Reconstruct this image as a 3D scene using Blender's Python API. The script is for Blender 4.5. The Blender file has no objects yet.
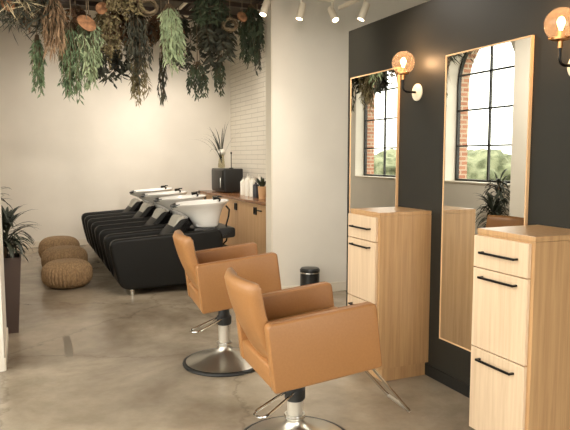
import bpy, bmesh, math, random
from mathutils import Vector, Matrix, noise
PI = math.pi
S = bpy.context.scene
COL = S.collection
R = math.radians

# ------------------------------------------------------------------ materials
def lin(c):
    return tuple(((v/255)/12.92 if v/255 <= .04045 else ((v/255+.055)/1.055)**2.4) for v in c)
def mat(name, c, rough=.6, metal=0, c2=None, scale=8, stretch=(1,1,1), bump=0, detail=4, spec=.5, coord='Object',
        emit=None, estr=0, trans=0, alpha=1, mixlo=.35, mixhi=.65, coat=0, sheen=0):
    m = bpy.data.materials.new(name); m.use_nodes = True
    nt = m.node_tree; b = nt.nodes['Principled BSDF']
    col = lin(c)+(1,)
    b.inputs['Base Color'].default_value = col
    b.inputs['Roughness'].default_value = rough
    b.inputs['Metallic'].default_value = metal
    b.inputs['Specular IOR Level'].default_value = spec
    b.inputs['Transmission Weight'].default_value = trans
    b.inputs['Alpha'].default_value = alpha
    b.inputs['Coat Weight'].default_value = coat
    b.inputs['Sheen Weight'].default_value = sheen
    if emit:
        b.inputs['Emission Color'].default_value = lin(emit)+(1,)
        b.inputs['Emission Strength'].default_value = estr
    if c2 or bump:
        tc = nt.nodes.new('ShaderNodeTexCoord'); mp = nt.nodes.new('ShaderNodeMapping')
        mp.inputs['Scale'].default_value = stretch
        nz = nt.nodes.new('ShaderNodeTexNoise'); nz.inputs['Scale'].default_value = scale; nz.inputs['Detail'].default_value = detail
        nt.links.new(tc.outputs[coord], mp.inputs['Vector']); nt.links.new(mp.outputs[0], nz.inputs['Vector'])
        if c2:
            rp = nt.nodes.new('ShaderNodeValToRGB')
            rp.color_ramp.elements[0].position = mixlo; rp.color_ramp.elements[1].position = mixhi
            rp.color_ramp.elements[0].color = col; rp.color_ramp.elements[1].color = lin(c2)+(1,)
            nt.links.new(nz.outputs['Fac'], rp.inputs[0]); nt.links.new(rp.outputs[0], b.inputs['Base Color'])
        if bump:
            bp = nt.nodes.new('ShaderNodeBump'); bp.inputs['Strength'].default_value = bump; bp.inputs['Distance'].default_value = .01
            nt.links.new(nz.outputs['Fac'], bp.inputs['Height']); nt.links.new(bp.outputs[0], b.inputs['Normal'])
    return m

def floor_mat():
    m = bpy.data.materials.new('polished_concrete'); m.use_nodes = True
    nt = m.node_tree; b = nt.nodes['Principled BSDF']; L = nt.links.new
    tc = nt.nodes.new('ShaderNodeTexCoord')
    def nz(s, d, dist=0, rough=.5):
        n = nt.nodes.new('ShaderNodeTexNoise'); n.inputs['Scale'].default_value = s; n.inputs['Detail'].default_value = d
        n.inputs['Distortion'].default_value = dist; n.inputs['Roughness'].default_value = rough; L(tc.outputs['Object'], n.inputs['Vector']); return n
    n1, n2, n3 = nz(.8, 6, .5, .6), nz(3.2, 9, .15, .68), nz(40, 4)
    r1 = nt.nodes.new('ShaderNodeValToRGB'); e = r1.color_ramp.elements
    e[0].position = .36; e[0].color = lin((132,119,102))+(1,); e[1].position = .66; e[1].color = lin((182,169,149))+(1,)
    L(n1.outputs['Fac'], r1.inputs[0])
    r2 = nt.nodes.new('ShaderNodeValToRGB'); e = r2.color_ramp.elements
    e[0].position = .28; e[0].color = (.60,.55,.48,1); e[1].position = .74; e[1].color = (1,1,1,1)
    L(n2.outputs['Fac'], r2.inputs[0])
    mx = nt.nodes.new('ShaderNodeMix'); mx.data_type = 'RGBA'; mx.blend_type = 'MULTIPLY'; mx.inputs[0].default_value = .8
    L(r1.outputs[0], mx.inputs[6]); L(r2.outputs[0], mx.inputs[7])
    # hairline cracks
    vo = nt.nodes.new('ShaderNodeTexVoronoi'); vo.feature = 'DISTANCE_TO_EDGE'; vo.inputs['Scale'].default_value = .55
    av = nt.nodes.new('ShaderNodeVectorMath'); av.operation = 'MULTIPLY_ADD'
    L(n2.outputs['Color'], av.inputs[0]); av.inputs[1].default_value = (.35,.35,.35); L(tc.outputs['Object'], av.inputs[2])
    L(av.outputs[0], vo.inputs['Vector'])
    r3 = nt.nodes.new('ShaderNodeValToRGB'); e = r3.color_ramp.elements
    e[0].position = 0; e[0].color = (.62,.6,.57,1); e[1].position = .012; e[1].color = (1,1,1,1)
    L(vo.outputs['Distance'], r3.inputs[0])
    m2 = nt.nodes.new('ShaderNodeMix'); m2.data_type = 'RGBA'; m2.blend_type = 'MULTIPLY'; m2.inputs[0].default_value = .6
    L(mx.outputs[2], m2.inputs[6]); L(r3.outputs[0], m2.inputs[7]); L(m2.outputs[2], b.inputs['Base Color'])
    mr = nt.nodes.new('ShaderNodeMapRange'); mr.inputs['To Min'].default_value = .20; mr.inputs['To Max'].default_value = .30
    L(n2.outputs['Fac'], mr.inputs['Value']); L(mr.outputs[0], b.inputs['Roughness'])
    b.inputs['Specular IOR Level'].default_value = .5
    bp = nt.nodes.new('ShaderNodeBump'); bp.inputs['Strength'].default_value = .05; bp.inputs['Distance'].default_value = .01
    L(n3.outputs['Fac'], bp.inputs['Height']); L(bp.outputs[0], b.inputs['Normal'])
    return m

def brick_mat(name, c1, c2, cm, w, h, ms, rough, axes, bias=0):
    m = bpy.data.materials.new(name); m.use_nodes = True
    nt = m.node_tree; b = nt.nodes['Principled BSDF']; L = nt.links.new
    tc = nt.nodes.new('ShaderNodeTexCoord'); sp = nt.nodes.new('ShaderNodeSeparateXYZ'); cb = nt.nodes.new('ShaderNodeCombineXYZ')
    L(tc.outputs['Object'], sp.inputs[0])
    if axes == 'XYZ':
        ad = nt.nodes.new('ShaderNodeMath'); L(sp.outputs['X'], ad.inputs[0]); L(sp.outputs['Y'], ad.inputs[1]); L(ad.outputs[0], cb.inputs[0])
    else: L(sp.outputs[axes[0]], cb.inputs[0])
    L(sp.outputs['Z'], cb.inputs[1])
    bk = nt.nodes.new('ShaderNodeTexBrick'); L(cb.outputs[0], bk.inputs['Vector'])
    bk.inputs['Color1'].default_value = lin(c1)+(1,); bk.inputs['Color2'].default_value = lin(c2)+(1,); bk.inputs['Mortar'].default_value = lin(cm)+(1,)
    bk.inputs['Scale'].default_value = 1; bk.inputs['Brick Width'].default_value = w; bk.inputs['Row Height'].default_value = h
    bk.inputs['Mortar Size'].default_value = ms; bk.inputs['Mortar Smooth'].default_value = .2; bk.inputs['Bias'].default_value = bias
    L(bk.outputs['Color'], b.inputs['Base Color']); b.inputs['Roughness'].default_value = rough
    bp = nt.nodes.new('ShaderNodeBump'); bp.invert = True; bp.inputs['Strength'].default_value = .5; bp.inputs['Distance'].default_value = .004
    L(bk.outputs['Fac'], bp.inputs['Height']); L(bp.outputs[0], b.inputs['Normal'])
    return m

def glass_mat(name, c, rough=.03, haze=None):
    # thin sheet of glass: mostly clear with a faint tint, and a mirror-like sheen
    m = bpy.data.materials.new(name); m.use_nodes = True
    nt = m.node_tree; nt.nodes.clear(); L = nt.links.new
    o = nt.nodes.new('ShaderNodeOutputMaterial'); t = nt.nodes.new('ShaderNodeBsdfTransparent'); g = nt.nodes.new('ShaderNodeBsdfGlossy')
    t.inputs[0].default_value = lin(c)+(1,); g.inputs['Roughness'].default_value = rough
    fr = nt.nodes.new('ShaderNodeFresnel'); fr.inputs[0].default_value = 1.45
    ge = nt.nodes.new('ShaderNodeNewGeometry'); iv = nt.nodes.new('ShaderNodeMath'); iv.operation = 'SUBTRACT'; iv.inputs[0].default_value = 1; L(ge.outputs['Backfacing'], iv.inputs[1])
    fm = nt.nodes.new('ShaderNodeMath'); fm.operation = 'MULTIPLY'; L(fr.outputs[0], fm.inputs[0]); L(iv.outputs[0], fm.inputs[1])
    if haze:   # faintly milky tinted glass
        tl = nt.nodes.new('ShaderNodeBsdfTranslucent'); tl.inputs[0].default_value = lin(haze)+(1,)
        m0 = nt.nodes.new('ShaderNodeMixShader'); m0.inputs[0].default_value = .032; L(t.outputs[0], m0.inputs[1]); L(tl.outputs[0], m0.inputs[2]); t = m0
    mx = nt.nodes.new('ShaderNodeMixShader'); L(fm.outputs[0], mx.inputs[0]); L(t.outputs[0], mx.inputs[1]); L(g.outputs[0], mx.inputs[2]); L(mx.outputs[0], o.inputs[0])
    return m

def wood_mat(name, ca, cb_, rough, grain=(28,28,1.1), coordscale=1):
    m = bpy.data.materials.new(name); m.use_nodes = True
    nt = m.node_tree; b = nt.nodes['Principled BSDF']; L = nt.links.new
    tc = nt.nodes.new('ShaderNodeTexCoord'); mp = nt.nodes.new('ShaderNodeMapping'); mp.inputs['Scale'].default_value = grain
    L(tc.outputs['Object'], mp.inputs['Vector'])
    n = nt.nodes.new('ShaderNodeTexNoise'); n.inputs['Scale'].default_value = 1; n.inputs['Detail'].default_value = 5; n.inputs['Distortion'].default_value = .5
    n2 = nt.nodes.new('ShaderNodeTexNoise'); n2.inputs['Scale'].default_value = 6; n2.inputs['Detail'].default_value = 3
    L(mp.outputs[0], n.inputs['Vector']); L(mp.outputs[0], n2.inputs['Vector'])
    ad = nt.nodes.new('ShaderNodeMath'); ad.operation = 'MULTIPLY_ADD'; ad.inputs[1].default_value = .35
    L(n2.outputs['Fac'], ad.inputs[0]); L(n.outputs['Fac'], ad.inputs[2])
    r = nt.nodes.new('ShaderNodeValToRGB'); e = r.color_ramp.elements
    e[0].position = .45; e[0].color = lin(ca)+(1,); e[1].position = .85; e[1].color = lin(cb_)+(1,)
    L(ad.outputs[0], r.inputs[0]); L(r.outputs[0], b.inputs['Base Color']); b.inputs['Roughness'].default_value = rough
    return m

M = {}
M['floor'] = floor_mat()
M['wall'] = mat('beige_plaster', (229,222,209), .75, c2=(224,217,204), scale=2, bump=.04)
M['base'] = mat('cream_trim', (220,210,192), .5)
M['black_wall'] = mat('charcoal_paint', (38,36,31), .48, c2=(41,39,33), scale=3, spec=.25)
M['black_base'] = mat('charcoal_trim', (30,29,26), .5, spec=.3)
M['ceiling'] = mat('dark_ceiling_paint', (74,66,56), .9)
M['tile'] = brick_mat('white_stacked_tile', (226,219,204), (222,214,199), (184,177,162), .60, .082, .005, .25, 'YZ')
M['brick'] = brick_mat('red_brick', (160,104,78), (178,126,100), (188,172,152), .2, .07, .012, .9, 'XYZ')
M['oak'] = wood_mat('oak_veneer', (174,134,92), (196,157,112), .34, (46,46,1.6))
M['oak_front'] = wood_mat('pale_oak_front', (206,178,146), (221,195,164), .4, (50,50,1.8))  # same veneer as the body, window light put into a paler colour
M['oak_edge'] = mat('oak_mirror_frame', (216,176,132), .4)
M['counter_top'] = mat('brown_worktop', (142,98,64), .22, c2=(128,86,56), scale=6)
M['nook_oak'] = wood_mat('honey_oak_veneer', (196,152,106), (212,172,126), .45, (30,30,1.2))
M['handle'] = mat('black_handle_metal', (22,21,20), .35, .6)
M['mirror'] = mat('mirror_glass', (238,240,236), .0, 1.0)
M['leather'] = mat('tan_leather', (158,111,66), .40, c2=(153,107,63), scale=90, bump=.06, spec=.45)
M['seam'] = mat('tan_stitching', (150,100,64), .6)
M['chrome'] = mat('chrome', (206,204,198), .12, 1)
M['chrome_soft'] = mat('brushed_chrome', (204,200,190), .33, 1)
M['rubber'] = mat('black_rubber', (30,30,29), .5)
M['black_vinyl'] = mat('black_vinyl', (18,17,14), .5, c2=(21,20,17), scale=50, bump=.05, spec=.22)
M['ceramic'] = mat('white_ceramic', (246,243,236), .12, coat=.5)
M['black_plastic'] = mat('black_plastic', (28,28,27), .35)
M['grey_pad'] = mat('grey_gel_pad', (160,155,142), .4)
M['wicker'] = mat('woven_seagrass', (108,82,54), .85, c2=(168,138,100), scale=60, stretch=(1,1,.5), bump=.3, mixlo=.25, mixhi=.8)
M['planter'] = mat('brown_planter', (74,57,48), .5)
M['soil'] = mat('potting_soil', (46,36,28), .95)
M['leaf_dark'] = mat('dark_plant_leaf', (44,48,38), .55, c2=(58,62,48), scale=6)
M['stem'] = mat('plant_stem', (88,70,50), .8)
M['cream'] = mat('cream_enamel', (232,220,198), .35)
M['column_grey'] = mat('satin_column_metal', (196,188,174), .3, .35)
M['brass'] = mat('aged_brass', (190,140,92), .28, 1)
M['globe'] = glass_mat('amber_glass', (250,238,224), .04, haze=(255,222,192))
M['clear'] = glass_mat('clear_glass', (240,238,228), .03)
M['pane'] = glass_mat('window_glass', (250,250,247), .01)
M['filament'] = mat('glowing_bulb', (255,220,160), .5, emit=(255,196,124), estr=26)
M['spot_lens'] = mat('glowing_spot_lens', (255,240,215), .5, emit=(255,232,200), estr=9)
M['spot_body'] = mat('white_enamel', (226,214,194), .4)
M['win_frame'] = mat('black_window_frame', (34,33,30), .4)
M['bin'] = mat('black_bin_enamel', (30,31,30), .3)
M['white_plastic'] = mat('white_bottle_plastic', (232,227,214), .35)
M['dark_bottle'] = mat('dark_bottle_plastic', (40,38,44), .3)
M['terracotta'] = mat('tan_clay_pot', (206,164,120), .6)
M['gray_mark'] = mat('old_tape', (126,116,101), .7)
M['twig'] = mat('dry_twig', (140,122,96), .85, c2=(110,94,72), scale=12)
M['beam'] = mat('dark_stained_wood', (70,52,38), .7, c2=(54,40,30), scale=5, stretch=(1,6,6))
M['cord'] = mat('hanging_cord', (120,104,82), .8)
M['fungus'] = mat('dried_fungus', (170,122,84), .8, c2=(116,80,54), scale=20)
M['ground'] = mat('outdoor_gravel', (150,146,130), .9, c2=(128,126,108), scale=.8)
M['hedge'] = mat('hazy_green_foliage', (124,128,100), .9, c2=(84,90,64), scale=2.2, detail=10, mixlo=.42, mixhi=.58)
M['sage'] = mat('sage_green_leaf', (132,148,112), .7, c2=(168,180,140), scale=5)
M['green'] = mat('fresh_green_leaf', (84,104,72), .7, c2=(112,130,94), scale=5)
M['olive'] = mat('olive_brown_leaf', (100,92,62), .8, c2=(134,120,84), scale=7)
M['darkgreen'] = mat('deep_green_leaf', (46,55,40), .8, c2=(70,82,58), scale=5)
M['black_leaf'] = mat('near_black_leaf', (44,46,38), .7, c2=(78,78,62), scale=5)
M['dried'] = mat('dried_brown_grass', (124,98,72), .85, c2=(166,138,106), scale=8)
M['rust'] = mat('rust_brown_leaf', (92,66,46), .8, c2=(132,96,66), scale=6)
M['pale'] = mat('pale_dried_blade', (176,160,124), .8, c2=(206,194,160), scale=8)

# ------------------------------------------------------------------ helpers
def obj(name, bm, m, parent=None, smooth=True, angle=40):
    me = bpy.data.meshes.new(name)
    bmesh.ops.recalc_face_normals(bm, faces=bm.faces) if not getattr(bm, 'norecalc', False) else None
    bm.to_mesh(me); bm.free()
    me.materials.append(M[m] if isinstance(m, str) else m)
    if smooth:
        for p in me.polygons: p.use_smooth = True
        try: me.set_sharp_from_angle(angle=R(angle))
        except Exception: pass
    o = bpy.data.objects.new(name, me); COL.objects.link(o)
    if parent: o.parent = parent
    return o
def leafobj(name, verts, faces, m, parent=None):
    me = bpy.data.meshes.new(name); me.from_pydata(verts, [], faces); me.update()
    me.materials.append(M[m]); o = bpy.data.objects.new(name, me); COL.objects.link(o)
    if parent: o.parent = parent
    return o
def tag(o, label=None, cat=None, group=None, kind=None):
    if label: o['label'] = label
    if cat: o['category'] = cat
    if group: o['group'] = group
    if kind: o['kind'] = kind
    return o
def empty(name, loc, label, cat, group=None, rz=0):
    o = bpy.data.objects.new(name, None); COL.objects.link(o); o.empty_display_size = .1
    o.location = loc; o.rotation_euler = (0,0,rz)
    return tag(o, label, cat, group)
def struct(name, bm, m, smooth=False, label=None):
    o = obj(name, bm, m, None, smooth); o['kind'] = 'structure'
    if label: o['label'] = label
    return o
def copy_tree(o, parent=None):
    c = o.copy(); COL.objects.link(c); c.parent = parent
    for ch in list(o.children): copy_tree(ch, c)
    return c
def BM(): return bmesh.new()
def add_box(bm, x0, x1, y0, y1, z0, z1, bev=0, seg=3, mtx=None):
    r = bmesh.ops.create_cube(bm, size=1)
    vs = r['verts']
    for v in vs: v.co = Vector(((x0+x1)/2+v.co.x*(x1-x0), (y0+y1)/2+v.co.y*(y1-y0), (z0+z1)/2+v.co.z*(z1-z0)))
    if bev:
        es = list({e for v in vs for e in v.link_edges})
        r2 = bmesh.ops.bevel(bm, geom=es, offset=bev, segments=seg, profile=.5, affect='EDGES')
        vs = list({v for f in r2['faces'] for v in f.verts})
        vs = list({v for v in bm.verts if v in set(vs)})
    if mtx is not None:
        for v in vs: v.co = mtx @ v.co
    return bm
def box(*a, **k):
    bm = BM(); add_box(bm, *a, **k); return bm
def add_tube(bm, pts, r, seg=10, cap=True, closed=False):
    pts = [Vector(p) for p in pts]; n = len(pts); rings = []
    up = None
    for i, p in enumerate(pts):
        if closed: d = (pts[(i+1)%n]-pts[i-1]).normalized()
        else: d = (pts[min(i+1,n-1)]-pts[max(i-1,0)]).normalized()
        if up is None:
            up = Vector((0,0,1)) if abs(d.z) < .9 else Vector((1,0,0))
        a = d.cross(up)
        if a.length < 1e-4: a = d.cross(Vector((0,1,0)))
        a.normalize(); b = a.cross(d).normalized(); up = b
        rr = r[i] if isinstance(r, (list,tuple)) else r
        rings.append([bm.verts.new(p+(a*math.cos(t)+b*math.sin(t))*rr) for t in [2*PI*k/seg for k in range(seg)]])
    for i in range(n if closed else n-1):
        A, B = rings[i], rings[(i+1)%n]
        for k in range(seg): bm.faces.new((A[k], A[(k+1)%seg], B[(k+1)%seg], B[k]))
    if cap and not closed:
        bm.faces.new(rings[0][::-1]); bm.faces.new(rings[-1])
    return bm
def tube(*a, **k): return add_tube(BM(), *a, **k)
def add_lathe(bm, prof, seg=32, c=(0,0,0), sx=1, sy=1, mtx=None):
    rings = []
    for r, z in prof:
        if r < 1e-5: rings.append([bm.verts.new((c[0], c[1], c[2]+z))])
        else: rings.append([bm.verts.new((c[0]+r*sx*math.cos(2*PI*k/seg), c[1]+r*sy*math.sin(2*PI*k/seg), c[2]+z)) for k in range(seg)])
    for A, B in zip(rings, rings[1:]):
        if len(A) == 1 and len(B) == 1: continue
        for k in range(seg):
            k2 = (k+1)%seg
            if len(A) == 1: bm.faces.new((A[0], B[k2], B[k]))
            elif len(B) == 1: bm.faces.new((A[k], A[k2], B[0]))
            else: bm.faces.new((A[k], A[k2], B[k2], B[k]))
    if mtx is not None:
        for ring in rings:
            for v in ring: v.co = mtx @ v.co
    return bm
def lathe(*a, **k): return add_lathe(BM(), *a, **k)
def add_prism(bm, poly, axis, a0, a1, bev=0, seg=2):
    # poly: 2D points in the plane across `axis`; extruded from a0 to a1
    def P(u, v, w):
        return {'X': (w,u,v), 'Y': (u,w,v), 'Z': (u,v,w)}[axis]
    n = len(poly)
    if not bev: rings = [(0,a0),(0,a1)]
    else:
        m = seg+1; sg = 1 if a1 > a0 else -1
        rings = [(bev*(1-math.sin(PI/2*k/m)), a0+sg*bev*(1-math.cos(PI/2*k/m))) for k in range(m+1)]
        rings += [(e, a1-(a-a0)) for e, a in rings[::-1]]
    ar = sum(poly[i-1][0]*poly[i][1]-poly[i][0]*poly[i-1][1] for i in range(n)); sg2 = 1 if ar > 0 else -1
    def inset(e):
        if e < 1e-6: return poly
        out = []
        for i in range(n):
            p = Vector(poly[i]); a = p-Vector(poly[i-1]); b = Vector(poly[(i+1)%n])-p
            if a.length < 1e-7: a = b
            if b.length < 1e-7: b = a
            a.normalize(); b.normalize(); na = Vector((-a.y,a.x))*sg2; nb = Vector((-b.y,b.x))*sg2
            q = (na+nb).normalized(); out.append(tuple(p+q*e/max(.5,q.dot(na))))
        return out
    RR = [[bm.verts.new(P(u,v,a)) for u, v in inset(e)] for e, a in rings]
    bm.faces.new(RR[0][::-1]); bm.faces.new(RR[-1])
    for A, B in zip(RR, RR[1:]):
        for i in range(n): bm.faces.new((A[i], A[(i+1)%n], B[(i+1)%n], B[i]))
    return bm
def prism(*a, **k): return add_prism(BM(), *a, **k)
def arc(c, r, a0, a1, n):
    return [(c[0]+r*math.cos(R(a0+(a1-a0)*i/n)), c[1]+r*math.sin(R(a0+(a1-a0)*i/n))) for i in range(n+1)]
def round_poly(pts, rad, n=5):
    # round the corners of a polygon by the given radii
    out = []; N = len(pts)
    for i in range(N):
        p = Vector(pts[i]); a = Vector(pts[i-1]); b = Vector(pts[(i+1)%N]); r = rad[i] if isinstance(rad, (list,tuple)) else rad
        if r <= 0: out.append(tuple(p)); continue
        da = (a-p).normalized(); db = (b-p).normalized()
        p0 = p+da*r; p1 = p+db*r
        for k in range(n+1):
            t = k/n; q = p0*(1-t)**2+p*2*t*(1-t)+p1*t*t; out.append(tuple(q))
    return out

# ------------------------------------------------------------------ camera
fpx = 615.0
th = math.atan(58/fpx); psi = math.atan(265/fpx*math.cos(th))
cd = bpy.data.cameras.new('camera'); cam = bpy.data.objects.new('camera', cd); COL.objects.link(cam)
cd.sensor_width = 36; cd.sensor_fit = 'HORIZONTAL'; cd.lens = fpx/570*36; cd.clip_start = .05
cam.location = (0,0,1.6); cam.rotation_euler = (PI/2-th, 0, -psi)
S.camera = cam

# ------------------------------------------------------------------ room shell
XL, XW, YB, ZC = -.6, 2.70, 11.7, 4.2
struct('floor', box(-1.0,5.6,-2.5,YB+.15,-.1,0), 'floor')
struct('ceiling', box(-1.0,5.6,-2.5,YB+.15,ZC,ZC+.1), 'ceiling')
struct('wall_back', box(-1.0,5.6,YB,YB+.15,0,ZC), 'wall')
struct('wall_right', box(5.45,5.6,-2.5,YB,0,ZC), 'wall')
struct('baseboard_back', box(XL,3.2,YB-.018,YB,0,.11,bev=.004,seg=1), 'base')
# charcoal partition carrying the mirrors
struct('wall_charcoal', box(XW,XW+.14,-.6,4.87,0,2.70), 'black_wall')
struct('baseboard_charcoal', box(XW-.012,XW,-.6,4.87,0,.085,bev=.003,seg=1), 'black_base')
# pale pier wall between the charcoal partition and the wash area
struct('wall_pier', box(2.605,5.45,6.43,6.59,0,ZC), 'wall')
struct('baseboard_pier', box(2.605,5.45,6.412,6.43,0,.11,bev=.004,seg=1), 'base')
struct('trim_1', box(2.590,2.605,6.425,6.595,0,ZC), 'base')
# tiled wall of the wash area
struct('wall_tiled', box(3.85,3.98,6.60,YB,0,ZC), 'tile')
# short pier on the left edge
struct('wall_left_pier', box(-.6,-.165,4.95,5.86,0,ZC), 'wall')
struct('baseboard_left_pier', box(-.165,-.153,4.95,5.86,0,.1,bev=.003,seg=1), 'base')

# arched windows in the left wall
WZ0, WR, WZS = 1.235, .71, 2.70
WINS = [6.99, 9.74]
def arched_wall(bm, xa, xb, grow=0):
    y = 5.02; r = WR+grow; z0 = WZ0-grow
    for c in WINS:
        add_box(bm, xa, xb, y, c-r, 0, ZC)
        add_box(bm, xa, xb, c-r, c+r, 0, z0)
        pts = arc((c, WZS), r, 0, 180, 16)
        for (u0, v0), (u1, v1) in zip(pts, pts[1:]):
            add_prism(bm, [(u0,v0),(u0,ZC),(u1,ZC),(u1,v1)], 'X', xa, xb)
        y = c+r
    add_box(bm, xa, xb, y, YB, 0, ZC)
    return bm
struct('wall_left', arched_wall(BM(), XL-.22, XL), 'wall')
struct('wall_left_outside', arched_wall(BM(), XL-.42, XL-.22, -.0), 'brick')
struct('baseboard_left', box(XL,XL+.015,-2.5,YB,0,.11,bev=.003,seg=1), 'base')
for i, c in enumerate(WINS):
    bm = BM(); x0, x1 = XL-.24, XL-.19; fw = .035
    outer = [(c+WR, WZ0)]+arc((c,WZS), WR, 0, 180, 20)+[(c-WR, WZ0)]
    inner = [(c+WR-fw, WZ0+fw)]+arc((c,WZS), WR-fw, 0, 180, 20)+[(c-WR+fw, WZ0+fw)]
    n = len(outer)
    for k in range(n):
        k2 = (k+1)%n
        add_prism(bm, [outer[k], outer[k2], inner[k2], inner[k]], 'X', x0, x1)
    w = struct('window_%d' % (i+1), bm, 'win_frame')
    bars = BM()
    add_box(bars, x0+.008, x1-.008, c-.014, c+.014, WZ0+fw, WZS+WR-fw)
    for z in (1.765, 2.295, 2.82):
        hw = WR-fw if z < WZS else math.sqrt((WR-fw)**2-(z-WZS)**2)
        add_box(bars, x0+.008, x1-.008, c-hw, c+hw, z-.012, z+.012)
    obj('glazing_bars', bars, 'win_frame', w, False)
    obj('pane', prism(inner, 'X', XL-.217, XL-.212), 'pane', w, False)
    struct('trim_%d' % (i+2), box(XL-.19, XL+.02, c-WR-.0, c+WR+.0, WZ0-.02, WZ0+.004, bev=.004, seg=1), 'base')

# unseen street side: long glazed shopfront on the left, added as a daylight source
bm = BM()
add_box(bm, XL-.22, XL, -2.5, 5.02, 0, .25); add_box(bm, XL-.22, XL, -2.5, 5.02, 3.7, ZC); add_box(bm, XL-.22, XL, 4.94, 5.02, .25, 3.7)
struct('wall_left_front', bm, 'wall')
bm = BM()
for k in range(6): y = -2.45+k*1.468; add_box(bm, XL-.14, XL-.08, y, y+.05, .25, 3.7)
for z in (.25, 2.6, 3.65): add_box(bm, XL-.135, XL-.085, -2.45, 4.94, z, z+.05)
wf = struct('window_3', bm, 'win_frame')
obj('pane', box(XL-.112, XL-.108, -2.45, 4.94, .27, 3.68), 'pane', wf, False)
bm = BM()
add_box(bm, -1.0, .3, -2.65, -2.5, 0, ZC); add_box(bm, 3.2, 5.6, -2.65, -2.5, 0, ZC); add_box(bm, .3, 3.2, -2.65, -2.5, 2.7, ZC)  # wide opening left in the unseen rear wall to let fill light in
struct('wall_rear', bm, 'wall')

# outdoors, seen only through the windows in the mirrors
struct('ground', box(-60,-1.02,-30,60,-.6,-.35), 'ground')
random.seed(11)
def bush_bm(rx, ry, rz, seed):
    bm = BM(); bmesh.ops.create_icosphere(bm, subdivisions=4, radius=1)
    for v in bm.verts:
        d = v.co.normalized(); s = 1+.28*noise.noise(d*2.2+Vector((seed,0,0)))+.14*noise.noise(d*6+Vector((0,seed,0)))+.06*noise.noise(d*15)
        v.co = Vector((d.x*rx*s, d.y*ry*s, d.z*rz*s))
    return bm
protos = []
for k in range(3):
    t = empty('distant_tree', (0,0,0), 'hazy green tree outside the arched windows', 'tree', 'trees outside the arched windows')
    obj('foliage', bush_bm(2.2,2.6,1.15,k*7.3), 'hedge', t, True, 180); t.children[0].location.z = 1.0
    obj('trunk', tube([(0,0,-.05),(.05,.02,.6),(0,0,1.2)], [.16,.13,.1], 8), 'stem', t)
    protos.append(t)
k = 0
for row in range(2):
    for q in range(8):
        o = protos[k] if k < 3 else copy_tree(protos[k%3])
        o.location = (-14-row*8.5, 8.5+q*7.4+row*3.6, -.35)
        s = random.uniform(.98,1.08)*(1+.12*row); o.scale = (s, s, s); k += 1

# ------------------------------------------------------------------ mirrors, sconces, cabinets
def mirror(y0, y1, label):
    z0, z1 = .322, 2.286
    t = empty('wall_mirror', (XW, (y0+y1)/2, z0), label, 'mirror', 'tall mirrors on the charcoal wall')
    h = z1-z0; w = (y1-y0)/2; fw = .009
    bm = BM()
    add_box(bm, -.021, -.001, -w, -w+fw, 0, h); add_box(bm, -.021, -.001, w-fw, w, 0, h)
    add_box(bm, -.021, -.001, -w+fw, w-fw, 0, fw); add_box(bm, -.021, -.001, -w+fw, w-fw, h-fw, h)
    obj('frame', bm, 'oak_edge', t, False)
    obj('mirror_glass', box(-.018,-.003,-w+fw,w-fw,fw,h-fw), 'mirror', t, False)
    return t
mirror(2.712, 3.480, 'tall thin wood-framed mirror between the two oak cabinets, showing a wide arched window')
mirror(4.052, 4.795, 'tall thin wood-framed mirror behind the farther oak cabinet, at the end of the charcoal wall')

def sconce(y, label):
    t = empty('wall_sconce', (XW, y, 2.072), label, 'wall lamp', 'globe sconces on the charcoal wall')
    rot = Matrix.Rotation(-PI/2, 4, 'Y')
    obj('backplate', lathe([(0,.001),(.058,.001),(.062,.004),(.062,.010),(.058,.013),(0,.013)], 40, mtx=rot), 'cream', t)
    gx = -.132
    pts = [(-.022,0,.0),(-.06,0,.0)]+[(gx+.035+(-.035)*math.sin(a), 0, .035-.035*math.cos(a)) for a in [PI/2*k/6 for k in range(7)]]+[(gx,0,.085)]
    obj('arm', tube(pts, .0085, 12), 'handle', t)
    c = obj('holder', lathe([(0,.085),(.013,.085),(.013,.118),(.03,.122),(.045,.126),(.045,.14),(.02,.143),(.02,.17),(0,.17)], 24, c=(gx,0,0)), 'brass', t)
    for a in (.4, 2.5, 4.6):
        obj('set_screw', tube([(gx+.044*math.cos(a), .044*math.sin(a), .132), (gx+.058*math.cos(a), .058*math.sin(a), .132)], .005, 8), 'brass', c)
    Rg = .083; gz = .205
    obj('globe', lathe([(Rg*math.sin(R(a)), gz-Rg*math.cos(R(a))) for a in range(30, 181, 6)][:-1]+[(0, gz+Rg)], 36, c=(gx,0,0)), 'globe', t)
    b = obj('bulb', lathe([(0,.168),(.008,.172),(.009,.184),(.018,.204),(.020,.218),(.013,.236),(0,.243)], 18, c=(gx,0,0)), 'filament', t)
    ld = bpy.data.lights.new('bulb_light', 'POINT'); ld.energy = 12; ld.color = (1,.66,.38); ld.shadow_soft_size = .03
    lo = bpy.data.objects.new('bulb_light', ld); COL.objects.link(lo); lo.parent = t; lo.location = (gx,0,.215)
    return t
sconce(2.405, 'amber glass globe sconce at the upper right, above the nearer oak cabinet')
sconce(3.82, 'amber glass globe sconce lit between the two tall mirrors')

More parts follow.
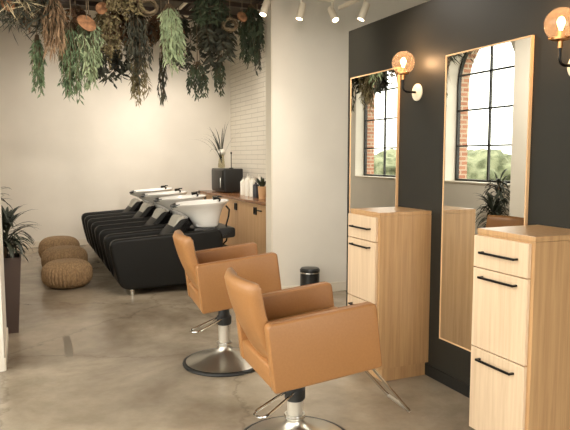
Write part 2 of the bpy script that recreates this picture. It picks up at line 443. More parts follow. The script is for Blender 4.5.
def handle(bm_parent, y0, y1, x, z):
    bm = BM()
    add_box(bm, x-.034, x-.024, y0, y1, z-.006, z+.006, bev=.0015, seg=1)
    for y in (y0+.005, y1-.005): add_box(bm, x-.026, x, y-.005, y+.005, z-.005, z+.005)
    return obj('handle', bm, 'handle', bm_parent, False)
def cabinet(yc, label):
    t = empty('drawer_cabinet', (XW, yc, 0), label, 'cabinet', 'oak station cabinets on the charcoal wall')
    w = .205; d = .43; xf = -d
    obj('cabinet_body', box(xf, -.001, -w, w, .101, 1.188), 'oak', t, False)
    obj('plinth', box(xf+.05, -.014, -w+.022, w-.022, 0, .094), 'oak', t, False)
    obj('cabinet_top', box(xf-.003, -.001, -w-.001, w+.001, 1.189, 1.216, bev=.002, seg=1), 'oak', t, False)
    for nm, z0, z1, hz in (('drawer', 1.010, 1.180, 1.095), ('drawer', .572, 1.004, .962), ('drawer', .105, .566, .512)):
        f = obj(nm, box(xf-.022, xf-.001, -w+.022, w+.002, z0, z1, bev=.0015, seg=1), 'oak_front', t, False)
        handle(f, -.118, .137, xf-.022, hz)
    return t
cabinet(2.43, 'tall oak cabinet with three black-handled drawers at the right edge, nearest the viewer')
cabinet(3.829, 'tall oak cabinet with black-handled drawers farther along the wall, behind the tan chair')

# ------------------------------------------------------------------ styling chairs
def styling_chair(loc, yaw, zb, label):
    t = empty('styling_chair', loc, label, 'salon chair', 'tan leather styling chairs', yaw)
    phi = R(6.6); L_ = .306; X0 = .080-L_
    c_, s_ = math.cos(phi), math.sin(phi)
    TM = Matrix(((c_,0,-s_,X0+L_*c_),(0,1,0,0),(s_,0,c_,zb+L_*s_),(0,0,0,1)))
    def tf(bm):
        for v in bm.verts: v.co = TM @ v.co
        return bm
    L, H, W, T = L_, .356, .313, .064
    for s in (-1, 1):
        y0, y1 = (s*W, s*(W-T)) if s < 0 else (s*(W-T), s*W)
        bm = prism(round_poly([(-L,0),(L,0),(L-.004,H-.004),(-L,H)], [.02,.02,.028,.028], 4), 'Y', y0, y1, bev=.012, seg=3)
        a = obj('armrest', tf(bm), 'leather', t, True, 50)
        bm = BM()
        for yy in (y0+.011, y1-.011):
            add_tube(bm, [(-L+.02, yy, H+.0005), (L-.03, yy, H-.0035)], .0016, 6)
        obj('stitching', tf(bm), 'seam', a)
    wi = W-T-.002
    bm = box(-L+.004, L-.02, -wi, wi, .002, .125, bev=.014)
    obj('seat_base', tf(bm), 'leather', t, True, 50)
    # cushion, crowned
    bm = box(-L+.075, L+.006, -wi+.006, wi-.006, .12, .215, bev=.03, seg=4)
    obj('seat_cushion', tf(bm), 'leather', t, True, 60)
    # curved back: rows along height, columns across, concave towards the sitter
    bm = BM(); nu, nv = 16, 14; hw0, hw1 = .242, .257
    def bk(u, v, off):
        hw = hw0+(hw1-hw0)*v
        z = .10+.468*v-.012*(u*u)*v
        x = -L+.070-.12*v-.03*math.sin(v*PI*.9) + .052*abs(u)**2.0*(.35+.65*v)
        edge = min(1, (1-abs(u))/.10); ev = min(1, (1-v)/.08, v/.08+.5)
        th_ = .036*(math.sqrt(max(0,1-(1-edge)**2))*.55+.45)*(math.sqrt(max(0,1-(1-ev)**2))*.6+.4)
        return Vector((x+off*th_, hw*u, z))
    F = [[bm.verts.new(bk(-1+2*i/nu, j/nv, 1)) for i in range(nu+1)] for j in range(nv+1)]
    B = [[bm.verts.new(bk(-1+2*i/nu, j/nv, -1)) for i in range(nu+1)] for j in range(nv+1)]
    for j in range(nv):
        for i in range(nu):
            bm.faces.new((F[j][i],F[j][i+1],F[j+1][i+1],F[j+1][i])); bm.faces.new((B[j][i],B[j+1][i],B[j+1][i+1],B[j][i+1]))
    for i in range(nu):
        bm.faces.new((F[nv][i],F[nv][i+1],B[nv][i+1],B[nv][i])); bm.faces.new((F[0][i],B[0][i],B[0][i+1],F[0][i+1]))
    for j in range(nv):
        bm.faces.new((F[j][0],F[j+1][0],B[j+1][0],B[j][0])); bm.faces.new((F[j][nu],B[j][nu],B[j+1][nu],F[j+1][nu]))
    bks = obj('backrest', tf(bm), 'leather', t, True, 70)
    # base
    base = obj('base_disc', lathe([(0,.012),(.30,.012),(.305,.022),(.27,.034),(.19,.052),(.115,.078),(.07,.105),(.052,.125),(.05,.14),(0,.14)], 56), 'chrome_soft', t, True, 60)
    obj('rubber_ring', lathe([(.285,0),(.318,0),(.322,.008),(.319,.02),(.306,.026),(.29,.024),(.285,0)], 56), 'rubber', base)
    ztop = zb+.03
    obj('column', lathe([(0,.135),(.043,.135),(.043,zb-.15),(0,zb-.15)], 28), 'column_grey', t)
    cl = obj('collar', lathe([(.047,.15),(.058,.15),(.060,.158),(.058,.172),(.047,.172)], 28), 'chrome', t)
    obj('pump_sleeve', lathe([(0,zb-.17),(.05,zb-.17),(.058,zb-.158),(.058,zb-.105),(.045,zb-.09),(.038,zb-.02),(0,zb-.02)], 28), 'rubber', t)
    bm = box(-.09,.12,-.07,.07,zb+.0,zb+.012, bev=.003, seg=1)
    for v in bm.verts: v.co.z += (v.co.x-X0)*math.tan(phi)-.014
    obj('mounting_plate', bm, 'rubber', t, False)
    # pump lever: a long U of chrome rod
    zl = zb-.115; th_ = R(212)
    d = Vector((math.cos(th_), math.sin(th_), 0)); p = Vector((-d.y, d.x, 0))
    Ln = .33; hw = .038
    pts = [d*.05+p*hw*.7]+[d*(Ln-.05)+p*hw*1.1]
    for k in range(1, 8):
        a = PI*k/8; pts.append(d*(Ln-.05+.045*math.sin(a))+p*hw*1.1*math.cos(a))
    pts += [d*(Ln-.05)-p*hw*1.1, d*.05-p*hw*.7]
    pts = [Vector((q.x, q.y, zl-.055*min(1,(q.length-.05)/Ln))) for q in pts]
    obj('pump_lever', tube(pts, .0075, 8), 'chrome', t)
    # footrest: two rods down to a cross bar close to the floor
    fx, fz = .665, zb-.285
    xs, zs = .30, zb+.05
    bm = BM()
    for s in (-1, 1):
        add_tube(bm, [(xs-.16, s*.13, zs-.035), (xs+.06, s*.15, zs-.018), (xs+.10, s*.15, zs-.035), (fx-.02, s*.122, fz+.02), (fx, s*.12, fz+.002), (fx+.0, s*.095, fz)], .0085, 8)
    fr = obj('footrest', bm, 'chrome', t)
    obj('foot_bar', tube([(fx, -.12, fz), (fx, .12, fz)], .011, 10), 'chrome_soft', fr)
    return t
styling_chair((1.362, 3.035, 0), R(-3.1), .422, 'tan leather styling chair nearest the viewer, its base cut off by the bottom edge')
styling_chair((1.408, 4.483, 0), R(-5), .478, 'tan leather styling chair farther back, its whole round chrome base in view')

# ------------------------------------------------------------------ shampoo units
def wash_unit():
    t = empty('shampoo_chair', (0,0,0), 'x', 'shampoo chair', 'black shampoo chairs with white basins')
    # side view outline of an arm panel, local x from the tip (0) to the back (1.3)
    out = [(.03,.36),(-.015,.655),(.75,.70),(1.30,.735),(1.34,.62),(1.30,.09),(.11,.07)]
    rad = [.16,.11,.2,.06,.06,.08,.12]
    for y0, y1 in ((0,.125),(.535,.66)):
        a = obj('armrest', prism(round_poly(out, rad, 8), 'Y', y0, y1, bev=.034, seg=5), 'black_vinyl', t, True, 60)
    bm = prism(round_poly([(.10,.12),(.08,.40),(.14,.455),(.62,.41),(.70,.14)], [.03,.05,.04,.05,.03], 3), 'Y', .107, .543, bev=.02, seg=2)
    obj('seat', bm, 'black_vinyl', t, True, 50)
    bm = prism(round_poly([(.52,.36),(.66,.42),(.98,.80),(.94,.86),(.85,.86),(.50,.48)], [.03,.05,.05,.03,.04,.04], 3), 'Y', .107, .543, bev=.022, seg=2)
    obj('backrest', bm, 'black_vinyl', t, True, 50)
    bm = prism(round_poly([(.72,.68),(.79,.64),(.93,.83),(.89,.90),(.82,.88)], [.03]*5, 3), 'Y', .14, .51, bev=.025, seg=3)
    obj('neck_pad', bm, 'grey_pad', t, True, 50)
    bm = box(1.0,1.28,.107,.543,.08,.74,bev=.02)
    obj('pedestal', bm, 'black_plastic', t)
    for x in (.24, 1.2):
        for y in (.052, .598):
            obj('leg', lathe([(0,0),(.024,0),(.026,.08),(0,.08)], 16, c=(x,y,0)), 'chrome', t)
    # basin: an oval bowl, narrow under, wide tilted rim, dipped towards the neck
    bm = BM(); cx, cy = 1.15, .325; seg = 40
    prof = [(.02,.70),(.12,.705),(.16,.76),(.20,.86),(.25,.95),(.30,1.00),(.335,1.025),(.345,1.04),(.335,1.048),(.31,1.03),(.27,.98),(.22,.90),(.16,.85),(.06,.83),(0,.828)]
    rings = []
    for r, z in prof:
        ring = []
        if r == 0: ring = [bm.verts.new((cx,cy,z))]
        else:
            for k in range(seg):
                a = 2*PI*k/seg; ca, sa = math.cos(a), math.sin(a)
                f = max(0,(z-.86)/.18); rx = r*(1.0+.10*f*(1 if ca < 0 else .15)); ry = r*.80
                x = cx+rx*ca+.07*(1-min(1,max(0,(z-.70)/.34))); zz = z
                if r > .2:   # the neck dip
                    g = math.exp(-((a-PI)/.42)**2); zz -= .05*g*f
                zz += .02*f*(-ca)*(-1)
                ring.append(bm.verts.new((x, cy+ry*sa, zz)))
        rings.append(ring)
    bm.faces.new(rings[0][::-1])
    for A, B in zip(rings, rings[1:]):
        for k in range(seg):
            if len(B) == 1: bm.faces.new((A[k], A[(k+1)%seg], B[0]))
            else: bm.faces.new((A[k], A[(k+1)%seg], B[(k+1)%seg], B[k]))
    bs = obj('basin', bm, 'ceramic', t, True, 60)
    obj('neck_rest', tube([(cx-.372+.10*(1-math.cos(a)), cy+.13*math.sin(a), 1.0+.02*(1-math.cos(a))) for a in [R(-75+150*k/10) for k in range(11)]], .017, 8), 'black_plastic', bs)
    obj('basin_collar', lathe([(0,.66),(.15,.66),(.15,.70),(.13,.712),(0,.712)], 24, c=(cx+.06,cy,0)), 'black_plastic', t)
    fa = obj('faucet', tube([(1.38,cy+.02,1.04),(1.38,cy+.02,1.085),(1.36,cy+.02,1.10),(1.30,cy+.02,1.095)], .013, 8), 'chrome', t)
    obj('faucet_lever', box(1.365,1.42,cy-.0,cy+.04,1.098,1.115,bev=.004,seg=1), 'handle', fa)
    obj('hand_shower', tube([(1.34,cy-.12,1.035),(1.36,cy-.12,1.075),(1.33,cy-.12,1.095),(1.27,cy-.12,1.09)], [.01,.012,.014,.02], 8), 'handle', t)
    obj('hose', tube([(1.42,cy-.16,1.0),(1.46,cy-.17,.95),(1.45,cy-.165,.86),(1.425,cy-.15,.76),(1.44,cy-.15,.66),(1.43,cy-.14,.56),(1.38,cy-.1,.50)], .011, 8), 'handle', t)
    obj('rear_shelf', prism(round_poly([(1.26,.60),(1.50,.62),(1.50,.74),(1.30,.735)], [.01,.03,.03,.01], 3), 'Y', .04, .61, bev=.01, seg=2), 'black_plastic', t)
    return t
WL = ['black shampoo chair with white basin nearest the tan chairs, its whole side panel in view',
      'black shampoo chair with white basin, second from the tan chairs',
      'black shampoo chair with white basin, third from the tan chairs',
      'black shampoo chair with white basin, closest to the back wall']
w0 = wash_unit()
for i in range(4):
    o = w0 if i == 0 else copy_tree(w0)
    o.location = (.90+.005*i, 7.1+1.05*i, 0); o['label'] = WL[i]

# ------------------------------------------------------------------ woven poufs
def pouf(loc, rx, ry, h, label, tilt=0):
    bm = BM(); nu, nv = 240, 26
    rows = []
    for j in range(nv+1):
        v = j/nv; a = -PI/2+PI*v
        row = []
        for i in range(nu):
            t_ = 2*PI*i/nu
            rr = abs(math.cos(a))**.62; z = math.copysign(abs(math.sin(a))**.8, math.sin(a))
            rib = 1+.028*math.cos(t_*40)*(rr**.6)
            # dimple at the crown and bottom
            dz = .10*math.exp(-((rr)/.28)**2)
            row.append(bm.verts.new((rx*rr*rib*math.cos(t_), ry*rr*rib*math.sin(t_), h/2+(h/2)*(z*(1-dz)))))
        rows.append(row)
    for A, B in zip(rows, rows[1:]):
        for i in range(nu): bm.faces.new((A[i],A[(i+1)%nu],B[(i+1)%nu],B[i]))
    bm.faces.new(rows[0][::-1]); bm.faces.new(rows[-1])
    zmin = min(v.co.z for v in bm.verts)
    for v in bm.verts: v.co.z -= zmin
    o = obj('woven_pouf', bm, 'wicker', None, True, 80)
    o.location = loc; o.rotation_euler = (0,0,tilt)
    return tag(o, label, 'pouf', 'woven seagrass poufs')
pouf((.485, 7.97, 0), .295, .295, .345, 'round woven seagrass pouf in front, nearest the viewer', .1)
pouf((.52, 8.98, 0), .30, .30, .375, 'round woven seagrass pouf in the middle of the row of three', .9)
pouf((.505, 9.95, 0), .295, .295, .40, 'round woven seagrass pouf farthest back, near the back wall', 1.7)

# ------------------------------------------------------------------ potted plants
def blade(V, F, base, d, L, w, droop, rng, n=6, fold=.25):
    # an arching strap leaf with a folded midrib
    d = Vector(d).normalized(); side = d.cross(Vector((0,0,1)))
    if side.length < .05: side = Vector((1,0,0))
    side.normalize(); p = Vector(base); k0 = len(V); dd = d.copy()
    for i in range(n+1):
        t = i/n; ww = w*(math.sin(min(1,t*1.3+.12)*PI*.5) if t < .5 else (1-((t-.5)/.5)**1.6))
        up = side.cross(dd).normalized()
        V += [tuple(p-side*ww+up*ww*fold), tuple(p), tuple(p+side*ww+up*ww*fold)]
        dd = (dd+Vector((0,0,-droop/n*(.5+t)))).normalized(); p = p+dd*(L/n)
    for i in range(n):
        a = k0+3*i; F += [(a,a+1,a+4,a+3),(a+1,a+2,a+5,a+4)]
def potted():
    rng = random.Random(5)
    t = empty('potted_dracaena', (-.175, 6.12, 0), 'dark spiky-leaved plant in a tall brown tapered planter beside the left wall', 'potted plant')
    a, b, h = .105, .150, .70
    bm = BM()
    lv = [(a,0),(b,h),(b-.012,h),(b-.016,h-.06)]
    rings = [[bm.verts.new((sx*r, sy*r, z)) for sx, sy in ((-1,-1),(1,-1),(1,1),(-1,1))] for r, z in lv]
    for A, B in zip(rings, rings[1:]):
        for i in range(4): bm.faces.new((A[i],A[(i+1)%4],B[(i+1)%4],B[i]))
    bm.faces.new(rings[0][::-1])
    bm.faces.new(rings[-1])
    pl = obj('planter', bm, 'planter', t, False)
    obj('soil', box(-.13,.13,-.13,.13,h-.05,h-.03), 'soil', t, False)
    for (bx, by, ht, ll) in ((.04,0,.26,.36),(-.11,.06,.58,.30),(.02,-.06,.12,.30)):
        st = obj('stem', tube([(bx*.3,by*.3,h-.04),(bx*.7,by,h+ht*.5),(bx,by,h+ht)], [.016,.014,.01], 8), 'stem', t)
        V, F = [], []
        for k in range(58):
            az = rng.uniform(0,2*PI); el = rng.uniform(-.15,1.35); zz = h+ht*(.55+.45*k/54)
            blade(V, F, (bx,by,zz), (math.cos(az)*math.cos(el), math.sin(az)*math.cos(el), math.sin(el)), ll*rng.uniform(.75,1.05), .017, rng.uniform(1.0,2.2), rng)
        leafobj('leaves', V, F, 'leaf_dark', st)
    return t
potted()

# ------------------------------------------------------------------ wash-area counter
XC = 3.20
def counter():
    lab = ['nearest the pale pier wall','second from the pier wall','third from the pier wall','second from the back wall','against the back wall']
    for i in range(5):
        y = 7.16+.9*i
        t = empty('base_cabinet', (XC, y+.45, 0), 'honey oak base cabinet under the brown worktop, '+lab[i], 'cabinet', 'base cabinets along the tiled wall')
        obj('cabinet_body', box(.021,.62,-.449,.449,.09,.909), 'nook_oak', t, False)
        obj('plinth', box(.07,.62,-.449,.449,0,.09), 'black_base', t, False)
        for sgn in (-1, 1):
            y0, y1 = (-.448,-.002) if sgn < 0 else (.002,.448)
            d = obj('door', box(0,.02,y0,y1,.095,.905,bev=.0015,seg=1), 'nook_oak', t, False)
            if sgn > 0:
                hy, z, q = .065, .80, .056; bm = BM()
                for (a0,a1,b0,b1) in ((hy-q,hy+q,z+q-.016,z+q),(hy-q,hy+q,z-q,z-q+.016),(hy+q-.016,hy+q,z-q,z+q),(hy-q,hy-q+.008,z-q,z+q)):
                    add_box(bm, -.016, 0, a0, a1, b0, b1)
                add_box(bm, -.004, 0, hy-q, hy+q, z-q, z+q)
                obj('handle', bm, 'handle', d, False)
            elif i == 1:
                obj('handle', box(-.018,0,-.20,-.03,.805,.825,bev=.003,seg=1), 'handle', d, False)
    t = empty('filler_cabinet', (XC, 6.88, 0), 'narrow oak filler cabinet at the pier end of the worktop', 'cabinet')
    obj('cabinet_body', box(.021,.62,-.27,.279,.09,.909), 'nook_oak', t, False)
    obj('plinth', box(.07,.62,-.27,.279,0,.09), 'black_base', t, False)
    obj('door', box(0,.02,-.268,.277,.095,.905,bev=.0015,seg=1), 'nook_oak', t, False)
    tag(obj('worktop', box(XC-.025,3.848,6.606,YB-.002,.91,.95,bev=.003,seg=1), 'counter_top', None, False), 'long brown worktop running along the tiled wall', 'worktop')
counter()
ZT = .95
# black towel warmer box
t = empty('towel_warmer', (3.52,11.0,ZT), 'black box-shaped towel warmer on the worktop under the grass vase', 'towel warmer')
obj('casing', box(-.16,.2,-.40,.40,.015,.44,bev=.02), 'black_plastic', t)
obj('door_panel', box(-.175,-.158,-.35,.35,.05,.41,bev=.006,seg=2), 'handle', t)
obj('handle', tube([(-.21,-.33,.10),(-.21,-.33,.28)], .009, 8), 'chrome', t)
for y in (-.36,.36): obj('foot', lathe([(0,0),(.02,0),(.02,.018),(0,.018)], 12, c=(0,y,0)), 'rubber', t)
t = empty('grass_vase', (3.42,10.95,ZT+.44), 'clear glass vase of arching grass standing on the black towel warmer', 'vase')
obj('vase', lathe([(0,.002),(.055,.002),(.07,.03),(.06,.12),(.045,.2),(.055,.26),(.05,.26),(.04,.2),(.052,.12),(.06,.03),(0,.012)], 24), 'clear', t)
obj('white_blooms', bush_bm(.075,.075,.06,3.1), 'white_plastic', t); t.children[-1].location.z = .30
V, F = [], []; rng = random.Random(3)
for k in range(15):
    az = rng.uniform(0,2*PI) if k % 3 else PI+rng.uniform(-.8,.8); el = rng.uniform(1.1,1.5)
    blade(V, F, (0,0,.1), (math.cos(az)*math.cos(el), math.sin(az)*math.cos(el), math.sin(el)), rng.uniform(.6,.85), .010, rng.uniform(.8,2.6), rng, 10)
leafobj('grass', V, F, 'leaf_dark', t)
t = empty('glass_candlestick', (3.52,10.68,ZT+.44), 'slim dark candlestick on the black towel warmer beside the vase', 'candlestick')
obj('stand', lathe([(0,0),(.04,0),(.04,.012),(.008,.02),(.008,.26),(.016,.27),(.016,.3),(0,.3)], 16), 'handle', t)
def bottle(y, x, h, r, m, label, grp):
    t = empty('pump_bottle', (x,y,ZT), label, 'bottle', grp)
    obj('bottle_body', lathe([(0,0),(r,0),(r,h*.72),(r*.85,h*.78),(r*.35,h*.82),(r*.35,h*.86),(0,h*.86)], 20), m, t)
    obj('pump', lathe([(0,h*.86),(r*.4,h*.86),(r*.4,h*.9),(.006,h*.9),(.006,h),(0,h)], 12), m, t)
    return t
for i in range(6):
    bottle(9.98-.115*i, 3.50+(.07 if i % 2 else 0), .31+.03*(i % 3), .05, 'white_plastic', ['white pump bottle right beside the black towel warmer','second white pump bottle from the towel warmer','third white pump bottle from the towel warmer','fourth white pump bottle from the towel warmer','fifth white pump bottle from the towel warmer','white pump bottle next to the dark bottle'][i], 'white pump bottles on the worktop')
bottle(9.27, 3.47, .27, .052, 'dark_bottle', 'dark bottle on the worktop between the white bottles and the small potted plant', None)
t = empty('potted_succulent', (3.48,9.02,ZT), 'small green upright-leaved plant in a tan pot on the worktop', 'potted plant')
obj('pot', lathe([(0,0),(.055,0),(.07,.19),(.062,.19),(.055,.17),(0,.17)], 24), 'terracotta', t)
V, F = [], []; rng = random.Random(8)
for k in range(16):
    az = k*2.4; el = rng.uniform(.9,1.4)
    blade(V, F, (.02*math.cos(az),.02*math.sin(az),.165), (math.cos(az)*math.cos(el), math.sin(az)*math.cos(el), math.sin(el)), rng.uniform(.13,.22), .024, .25, rng, 5, .4)
leafobj('leaves', V, F, 'darkgreen', t)

# pedal bin by the pier wall
t = empty('pedal_bin', (2.985,6.24,0), 'small black round pedal bin against the pale pier wall', 'bin')
obj('bin_body', lathe([(0,0),(.108,0),(.11,.01),(.11,.285),(.1,.29),(0,.29)], 36), 'bin', t)
obj('steel_band', lathe([(.1,.288),(.114,.288),(.114,.304),(.1,.304)], 36), 'chrome', t)
obj('lid', lathe([(0,.30),(.113,.30),(.115,.325),(.10,.345),(.04,.352),(0,.353)], 36), 'bin', t)
obj('pedal', box(-.03,.03,-.135,-.10,.012,.022,bev=.003,seg=1), 'handle', t)

# worn strip on the floor
o = obj('floor_tape', box(-.03,.03,-.30,.30,.0,.0015), 'gray_mark', None, False)
o.location = (.315,5.42,.0005); o.rotation_euler = (0,0,R(-2)); tag(o, 'faint grey worn strip of tape on the concrete floor', 'tape')

# ------------------------------------------------------------------ track lighting
def track(x0, y0, x1, y1, z, label):
    t = empty('lighting_track', ((x0+x1)/2, (y0+y1)/2, z), label, 'light track', 'ceiling light tracks')
    w, d = abs(x1-x0)/2+.018, abs(y1-y0)/2+.018
    obj('rail', box(-w,w,-d,d,0,.035,bev=.003,seg=1), 'spot_body', t, False)
    for s in (-1, 1):
        px, py = (s*(w-.15), 0) if w > d else (0, s*(d-.15))
        obj('suspension_rod', tube([(px,py,.03),(px,py,ZC-z)], .005, 6), 'spot_body', t)
    return t
def spot(x, y, zt, aim, energy, label, group, size=1.15, lamp=True):
    t = empty('track_spotlight', (x,y,zt), label, 'spotlight', group)
    d = (Vector(aim)-Vector((x,y,zt-.1))).normalized()
    obj('bracket', tube([(0,0,-.001),(0,0,-.09*size)], .011*size, 8), 'spot_body', t)
    c = Vector((0,0,-.10*size))
    q = d.to_track_quat('Z','Y').to_matrix().to_4x4()
    mt = Matrix.Translation(c) @ q
    h = obj('lamp_head', lathe([(0,-.06*size),(.026*size,-.06*size),(.031*size,-.05*size),(.033*size,.09*size),(.029*size,.09*size),(.027*size,.078*size),(0,.078*size)], 24, mtx=mt), 'spot_body', t)
    obj('lens', lathe([(0,.0795*size),(.026*size,.0795*size),(.026*size,.088*size),(0,.092*size)], 24, mtx=mt), 'spot_lens', h)
    if lamp:
        ld = bpy.data.lights.new('spot_light', 'SPOT'); ld.energy = energy; ld.color = (1,.91,.80); ld.spot_size = R(100); ld.spot_blend = 1; ld.shadow_soft_size = .03
        lo = bpy.data.objects.new('spot_light', ld); COL.objects.link(lo); lo.parent = t
        lo.location = c+d*.10*size; lo.rotation_euler = d.to_track_quat('-Z','Y').to_euler()
    return t
track(1.0, 5.95, 3.1, 5.95, 3.235, 'white lighting track crossing above the pale pier wall')
track(3.18, 4.65, 3.18, 5.93, 3.16, 'short white lighting track behind the charcoal wall top')
GS = 'white spotlights on the tracks'
spot(2.34, 5.95, 3.235, (1.7,5.6,1.6), 26, 'leftmost white spotlight on the track, at the corner of the pale pier wall', GS)
spot(2.74, 5.95, 3.235, (2.2,5.8,1.4), 34, 'second white spotlight from the left, in front of the pale pier wall', GS)
spot(3.10, 5.95, 3.235, (3.25,4.6,1.2), 26, 'third white spotlight, its lit lens turned to the viewer', GS)
spot(3.18, 5.42, 3.16, (2.5,5.5,1.4), 30, 'white spotlight just above the top of the charcoal wall', GS)
track(.7, 4.2, 2.2, 4.2, 3.235, 'white lighting track over the styling chairs')  # unseen track and its spots, added to brighten walls and cabinet tops
for i, (x, aim, en) in enumerate([(.95,(-.6,6.5,1.2),90),(1.4,(-.6,8.8,1.0),130),(1.95,(3.0,6.43,1.0),90),(2.12,(2.5,3.0,1.2),38)]):
    spot(x, 4.2, 3.235, aim, en, ['white spotlight over the chairs turned to the arched window','white spotlight over the chairs turned to the far arched window','white spotlight over the chairs turned to the pale pier wall','white spotlight over the chairs turned down to the oak cabinets'][i], None)
track(2.2, 7.6, 2.2, 10.0, 3.72, 'white lighting track above the shampoo chairs')
for i, (x, y) in enumerate([(2.2,7.9),(2.2,8.5),(2.2,9.0),(2.2,9.5),(2.2,9.9)]):
    spot(x, y, 3.72, [(3.6,8.2,1.0),(1.6,11.7,1.0),(3.85,9.6,1.6),(.3,11.7,1.3),(2.9,11.7,1.3)][i], 90, 'small white spotlight glowing between the hanging plants', 'far spotlights among the hanging plants', 1.1)

# ------------------------------------------------------------------ hanging plants
tr = empty('hanging_trellis', (1.25,7.0,3.34), 'dark wooden trellis holding up the hanging plants', 'trellis')
for y in (-.62, 0, .62): obj('long_beam', box(-1.55,1.5,y-.025,y+.025,0,.05), 'beam', tr, False)
for x in (-1.4,-.7,0,.7,1.4): obj('cross_beam', box(x-.025,x+.025,-.72,.72,.05,.10), 'beam', tr, False)
for x in (-1.4,1.4):
    for y in (-.62,.62): obj('suspension_wire', tube([(x,y,.1),(x,y,ZC-3.34)], .004, 6), 'cord', tr)
ZB = 3.34
def leaf(V, F, p, d, L, w, rng):
    d = d.normalized(); s = d.cross(Vector((rng.uniform(-1,1),rng.uniform(-1,1),rng.uniform(-.3,.3))))
    if s.length < .05: s = Vector((1,0,0))
    s.normalize(); n = s.cross(d)*w*.35; k = len(V)
    V += [tuple(p), tuple(p+d*L*.45+s*w+n), tuple(p+d*L), tuple(p+d*L*.45-s*w+n), tuple(p+d*L*.5)]
    F += [(k,k+1,k+4),(k+1,k+2,k+4),(k+2,k+3,k+4),(k+3,k,k+4)]
def bunch(name, x, y, ztop, zbot, r, m, kind, label, n=260, L=.10, w=.012, seed=1, stems=16, bx=0):
    rng = random.Random(seed)
    t = empty(name, (x,y,ZB), label, 'hanging plant', 'hanging plants over the wash area')
    zt, H = ztop-ZB, ztop-zbot
    obj('hanging_cord', tube([(0,0,.0),(0,0,zt-.02)], .005, 6), 'cord', t)
    V, F = [], []; sb = BM()
    for s in range(stems):
        a = rng.uniform(0,2*PI); q = math.sqrt(rng.random()); hl = H*rng.uniform(.55,1.0)*(1-.25*q)
        P = []
        for k in range(7):
            u = k/6
            if kind == 'palm':
                rr = r*q*1.1*math.sin(min(1,u*1.1)*PI/2)+.02; zz = zt+.06*math.sin(u*PI)-hl*u*u
            else:
                rr = r*q*math.sin(min(1,.12+u*1.25)*PI*.55); zz = zt-hl*u
            P.append(Vector((rr*math.cos(a)+bx*u+.012*math.sin(7*u+s), rr*math.sin(a)+.012*math.cos(6*u+s), zz)))
        add_tube(sb, P, [.004-.0004*k for k in range(7)], 4)
        for k in range(n//stems):
            u = rng.uniform(.06,1)**.9*5.999; i = int(u); f = u-i
            p = P[i].lerp(P[i+1], f); ax = (P[i+1]-P[i]).normalized()
            az = rng.uniform(0,2*PI); out = Vector((math.cos(az), math.sin(az), 0))
            if kind == 'feather': d = ax*.9+out*rng.uniform(.25,.7); LL = L*rng.uniform(.6,1.1)
            elif kind == 'broad': d = ax*.55+out*rng.uniform(.5,1.1)+Vector((0,0,rng.uniform(-.4,.3))); LL = L*rng.uniform(.7,1.2)
            elif kind == 'palm': d = ax*.6+out*.8+Vector((0,0,rng.uniform(-.6,.5))); LL = L*rng.uniform(.7,1.3)
            else: d = ax*1.0+out*rng.uniform(.05,.35); LL = L*rng.uniform(.7,1.3)
            leaf(V, F, p, d, LL, w*rng.uniform(.7,1.2), rng)
    obj('stems', sb, 'stem' if m != 'pale' else 'twig', t)
    leafobj('foliage', V, F, m, t)
    return t
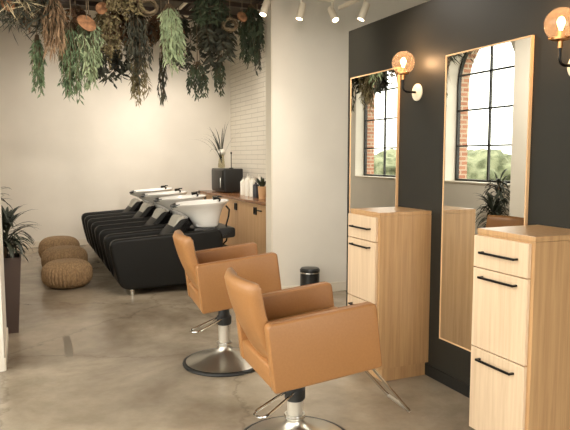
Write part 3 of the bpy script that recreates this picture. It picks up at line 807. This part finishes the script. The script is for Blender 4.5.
BL = [
 # name x y ztop zbot r mat kind label n L w bx
 ('dried_palm_bunch', .10,6.75,3.22,2.80,.30,'black_leaf','palm','dark spiky palm bunch at the upper left corner of the hanging plants',420,.22,.011,0),
 ('dried_palm_bunch', -.02,6.6,3.20,2.82,.24,'pale','palm','pale spiky blades at the far upper left of the hanging plants',70,.22,.006,0),
 ('eucalyptus_bunch', .20,6.8,2.82,2.12,.075,'green','feather','narrow grey-green leafy bunch hanging at the far left',300,.085,.012,0),
 ('dried_grass_bunch', .36,6.6,3.20,2.46,.10,'dried','grass','dried brown grass bunch hanging between two green bunches at the left',420,.13,.006,0),
 ('fern_bunch', .52,6.7,2.95,1.99,.115,'green','feather','long pointed green bunch hanging lowest at the left',560,.10,.012,0),
 ('fern_bunch', .70,6.75,3.05,2.18,.15,'sage','feather','broad light green bunch below the round orange-brown fungus',520,.11,.013,0),
 ('seed_pod_bunch', .90,6.85,3.25,2.42,.17,'olive','broad','olive-brown bunch of small leaves left of centre',520,.055,.014,0),
 ('magnolia_bunch', .98,7.3,2.85,2.38,.20,'black_leaf','broad','low cluster of dark broad leaves left of centre',170,.13,.028,0),
 ('hanging_foliage_bunch', 1.21,6.8,3.25,2.36,.16,'black_leaf','feather','long dark bunch hanging at the centre',560,.10,.013,0),
 ('hanging_foliage_bunch', 1.24,6.95,2.75,2.08,.09,'olive','feather','olive tail hanging out of the dark centre bunch',260,.10,.010,0),
 ('eucalyptus_bunch', 1.44,6.35,3.14,2.42,.10,'sage','feather','bright sage green bunch right of centre',560,.12,.014,.04),
 ('dried_strand', 1.48,6.9,2.75,2.04,.04,'black_leaf','grass','thin dark strand hanging below the sage green bunch',150,.09,.010,0),
 ('magnolia_bunch', 1.98,6.8,3.25,2.50,.25,'black_leaf','broad','largest cluster of dark broad leaves, right of centre',430,.13,.026,.06),
 ('hanging_foliage_bunch', 1.84,6.75,2.65,2.16,.10,'darkgreen','feather','dark green tail hanging under the left of the largest dark cluster',260,.08,.013,0),
 ('hanging_foliage_bunch', 2.13,6.8,2.75,2.24,.07,'darkgreen','feather','dark green tail hanging under the right of the largest dark cluster',220,.07,.012,0),
 ('cedar_bunch', 2.42,6.6,3.28,2.54,.13,'darkgreen','feather','dense dark green column hanging beside the tiled wall corner',1200,.085,.011,0),
 ('cedar_bunch', 2.55,6.75,3.15,2.50,.06,'black_leaf','feather','thin dark tail hanging closest to the pale pier wall',220,.08,.011,0),
 ('dried_grass_bunch', .62,7.3,3.25,2.75,.20,'rust','broad','rust-brown leaves behind the light green bunch',260,.09,.02,0),
 ('dried_grass_bunch', .45,7.45,3.25,2.62,.16,'olive','broad','olive-brown leaves behind the dried grass bunch',240,.08,.016,0),
 ('dried_grass_bunch', 1.05,7.5,3.28,2.70,.22,'rust','broad','rust-brown leaves behind the olive-brown bunch',300,.09,.018,0),
 ('hanging_foliage_bunch', 1.62,7.4,3.28,2.78,.20,'rust','broad','rust-brown leaves behind the sage green bunch',260,.09,.018,0),
 ('hanging_foliage_bunch', 1.75,7.2,3.0,2.50,.12,'black_leaf','broad','dark leaves between the sage bunch and the largest dark cluster',180,.09,.018,0),
 ('dried_grass_bunch', 1.40,7.5,3.28,2.85,.18,'dried','grass','dried brown grass behind the dark centre bunch',260,.12,.007,0),
 ('hanging_foliage_bunch', 1.75,7.55,3.30,2.98,.20,'black_leaf','broad','dark leaves high up behind the left side of the largest dark cluster',260,.10,.02,0),
 ('hanging_foliage_bunch', .22,7.4,3.30,2.92,.20,'rust','broad','rust-brown leaves high up behind the dark palm',240,.08,.018,0),
 ('seed_pod_bunch', 1.0,6.5,3.32,2.95,.20,'olive','broad','short olive tuft at the top left of centre',300,.06,.014,0),
 ('hanging_foliage_bunch', 1.92,6.5,3.32,2.98,.22,'darkgreen','broad','short dark green tuft above the largest dark cluster',260,.09,.02,0),
]
for i, (nm,x,y,zt,zb_,r,m,kd,lb,n,L,w,bx) in enumerate(BL):
    bunch(nm, x, y, zt, zb_, r, m, kd, lb, int(n*1.7), L*.88, w*.78, seed=i+3, bx=bx, stems=max(8, min(34, n//14)))
# round dried fungi among the bunches
for i, (x,y,z,r,tl,lb) in enumerate([(.66,6.55,2.93,.10,(1.0,.3),'large round orange-brown dried fungus above the light green bunch'),
                              (.82,6.6,3.10,.07,(1.3,-.4),'smaller round brown dried fungus just right of the large one'),
                              (-.06,6.6,3.06,.08,(1.2,.5),'small brown dried fungus at the far upper left'),
                              (2.28,6.5,3.12,.06,(1.2,.2),'small brown dried fungus above the dense dark green column')]):
    t = empty('dried_fungus', (x,y,z), lb, 'dried fungus', 'dried fungi among the hanging plants')
    bm = BM(); prof = [(0,-.02),(r*.5,-.03),(r*.95,-.008),(r,.004),(r*.85,.016),(r*.4,.02),(0,.014)]
    mt = Matrix.Rotation(tl[0],4,'X') @ Matrix.Rotation(tl[1],4,'Y')
    add_lathe(bm, prof, 28, mtx=mt)
    for v in bm.verts: v.co *= 1+.10*noise.noise(v.co*14+Vector((i,0,0)))
    obj('cap', bm, 'fungus', t)
    obj('hanging_cord', tube([(0,0,0),(0,.0,ZB-z)], .004, 6), 'cord', t)
# curled dry vines
for i, (x,y,z,r,lb) in enumerate([(1.27,6.55,3.14,.10,'pale curled dry vine wreath above the centre bunch'),(2.14,6.5,3.02,.09,'pale curled dry twigs beside the largest dark cluster')]):
    t = empty('curled_vine', (x,y,z), lb, 'dried vine', 'curled dry vines among the hanging plants')
    rng = random.Random(30+i); bm = BM()
    for k in range(6):
        a0 = rng.uniform(0,6); rr = r*rng.uniform(.7,1.05)
        add_tube(bm, [(rr*math.cos(a)*(1+.05*math.sin(3*a+k)), .05*math.sin(2*a+k)+(k-3)*.008, rr*.75*math.sin(a)) for a in [2*PI*q/18 for q in range(18)]], .008, 6, closed=True)
    obj('vine_coil', bm, 'twig', t)
    obj('hanging_cord', tube([(0,0,r*.7),(0,0,ZB-z)], .004, 6), 'cord', t)

# ------------------------------------------------------------------ light
w = bpy.data.worlds.new('world'); S.world = w; w.use_nodes = True
bg = w.node_tree.nodes['Background']; bg.inputs[0].default_value = (1.0,.972,.915,1); bg.inputs[1].default_value = 3.4
S.view_settings.view_transform = 'Standard'; S.view_settings.look = 'None'
S.view_settings.gamma = 1; S.view_settings.use_curve_mapping = False
S.view_settings.exposure = .75
S.cycles.use_denoising = True
S.cycles.max_bounces = 8; S.cycles.sample_clamp_indirect = 6
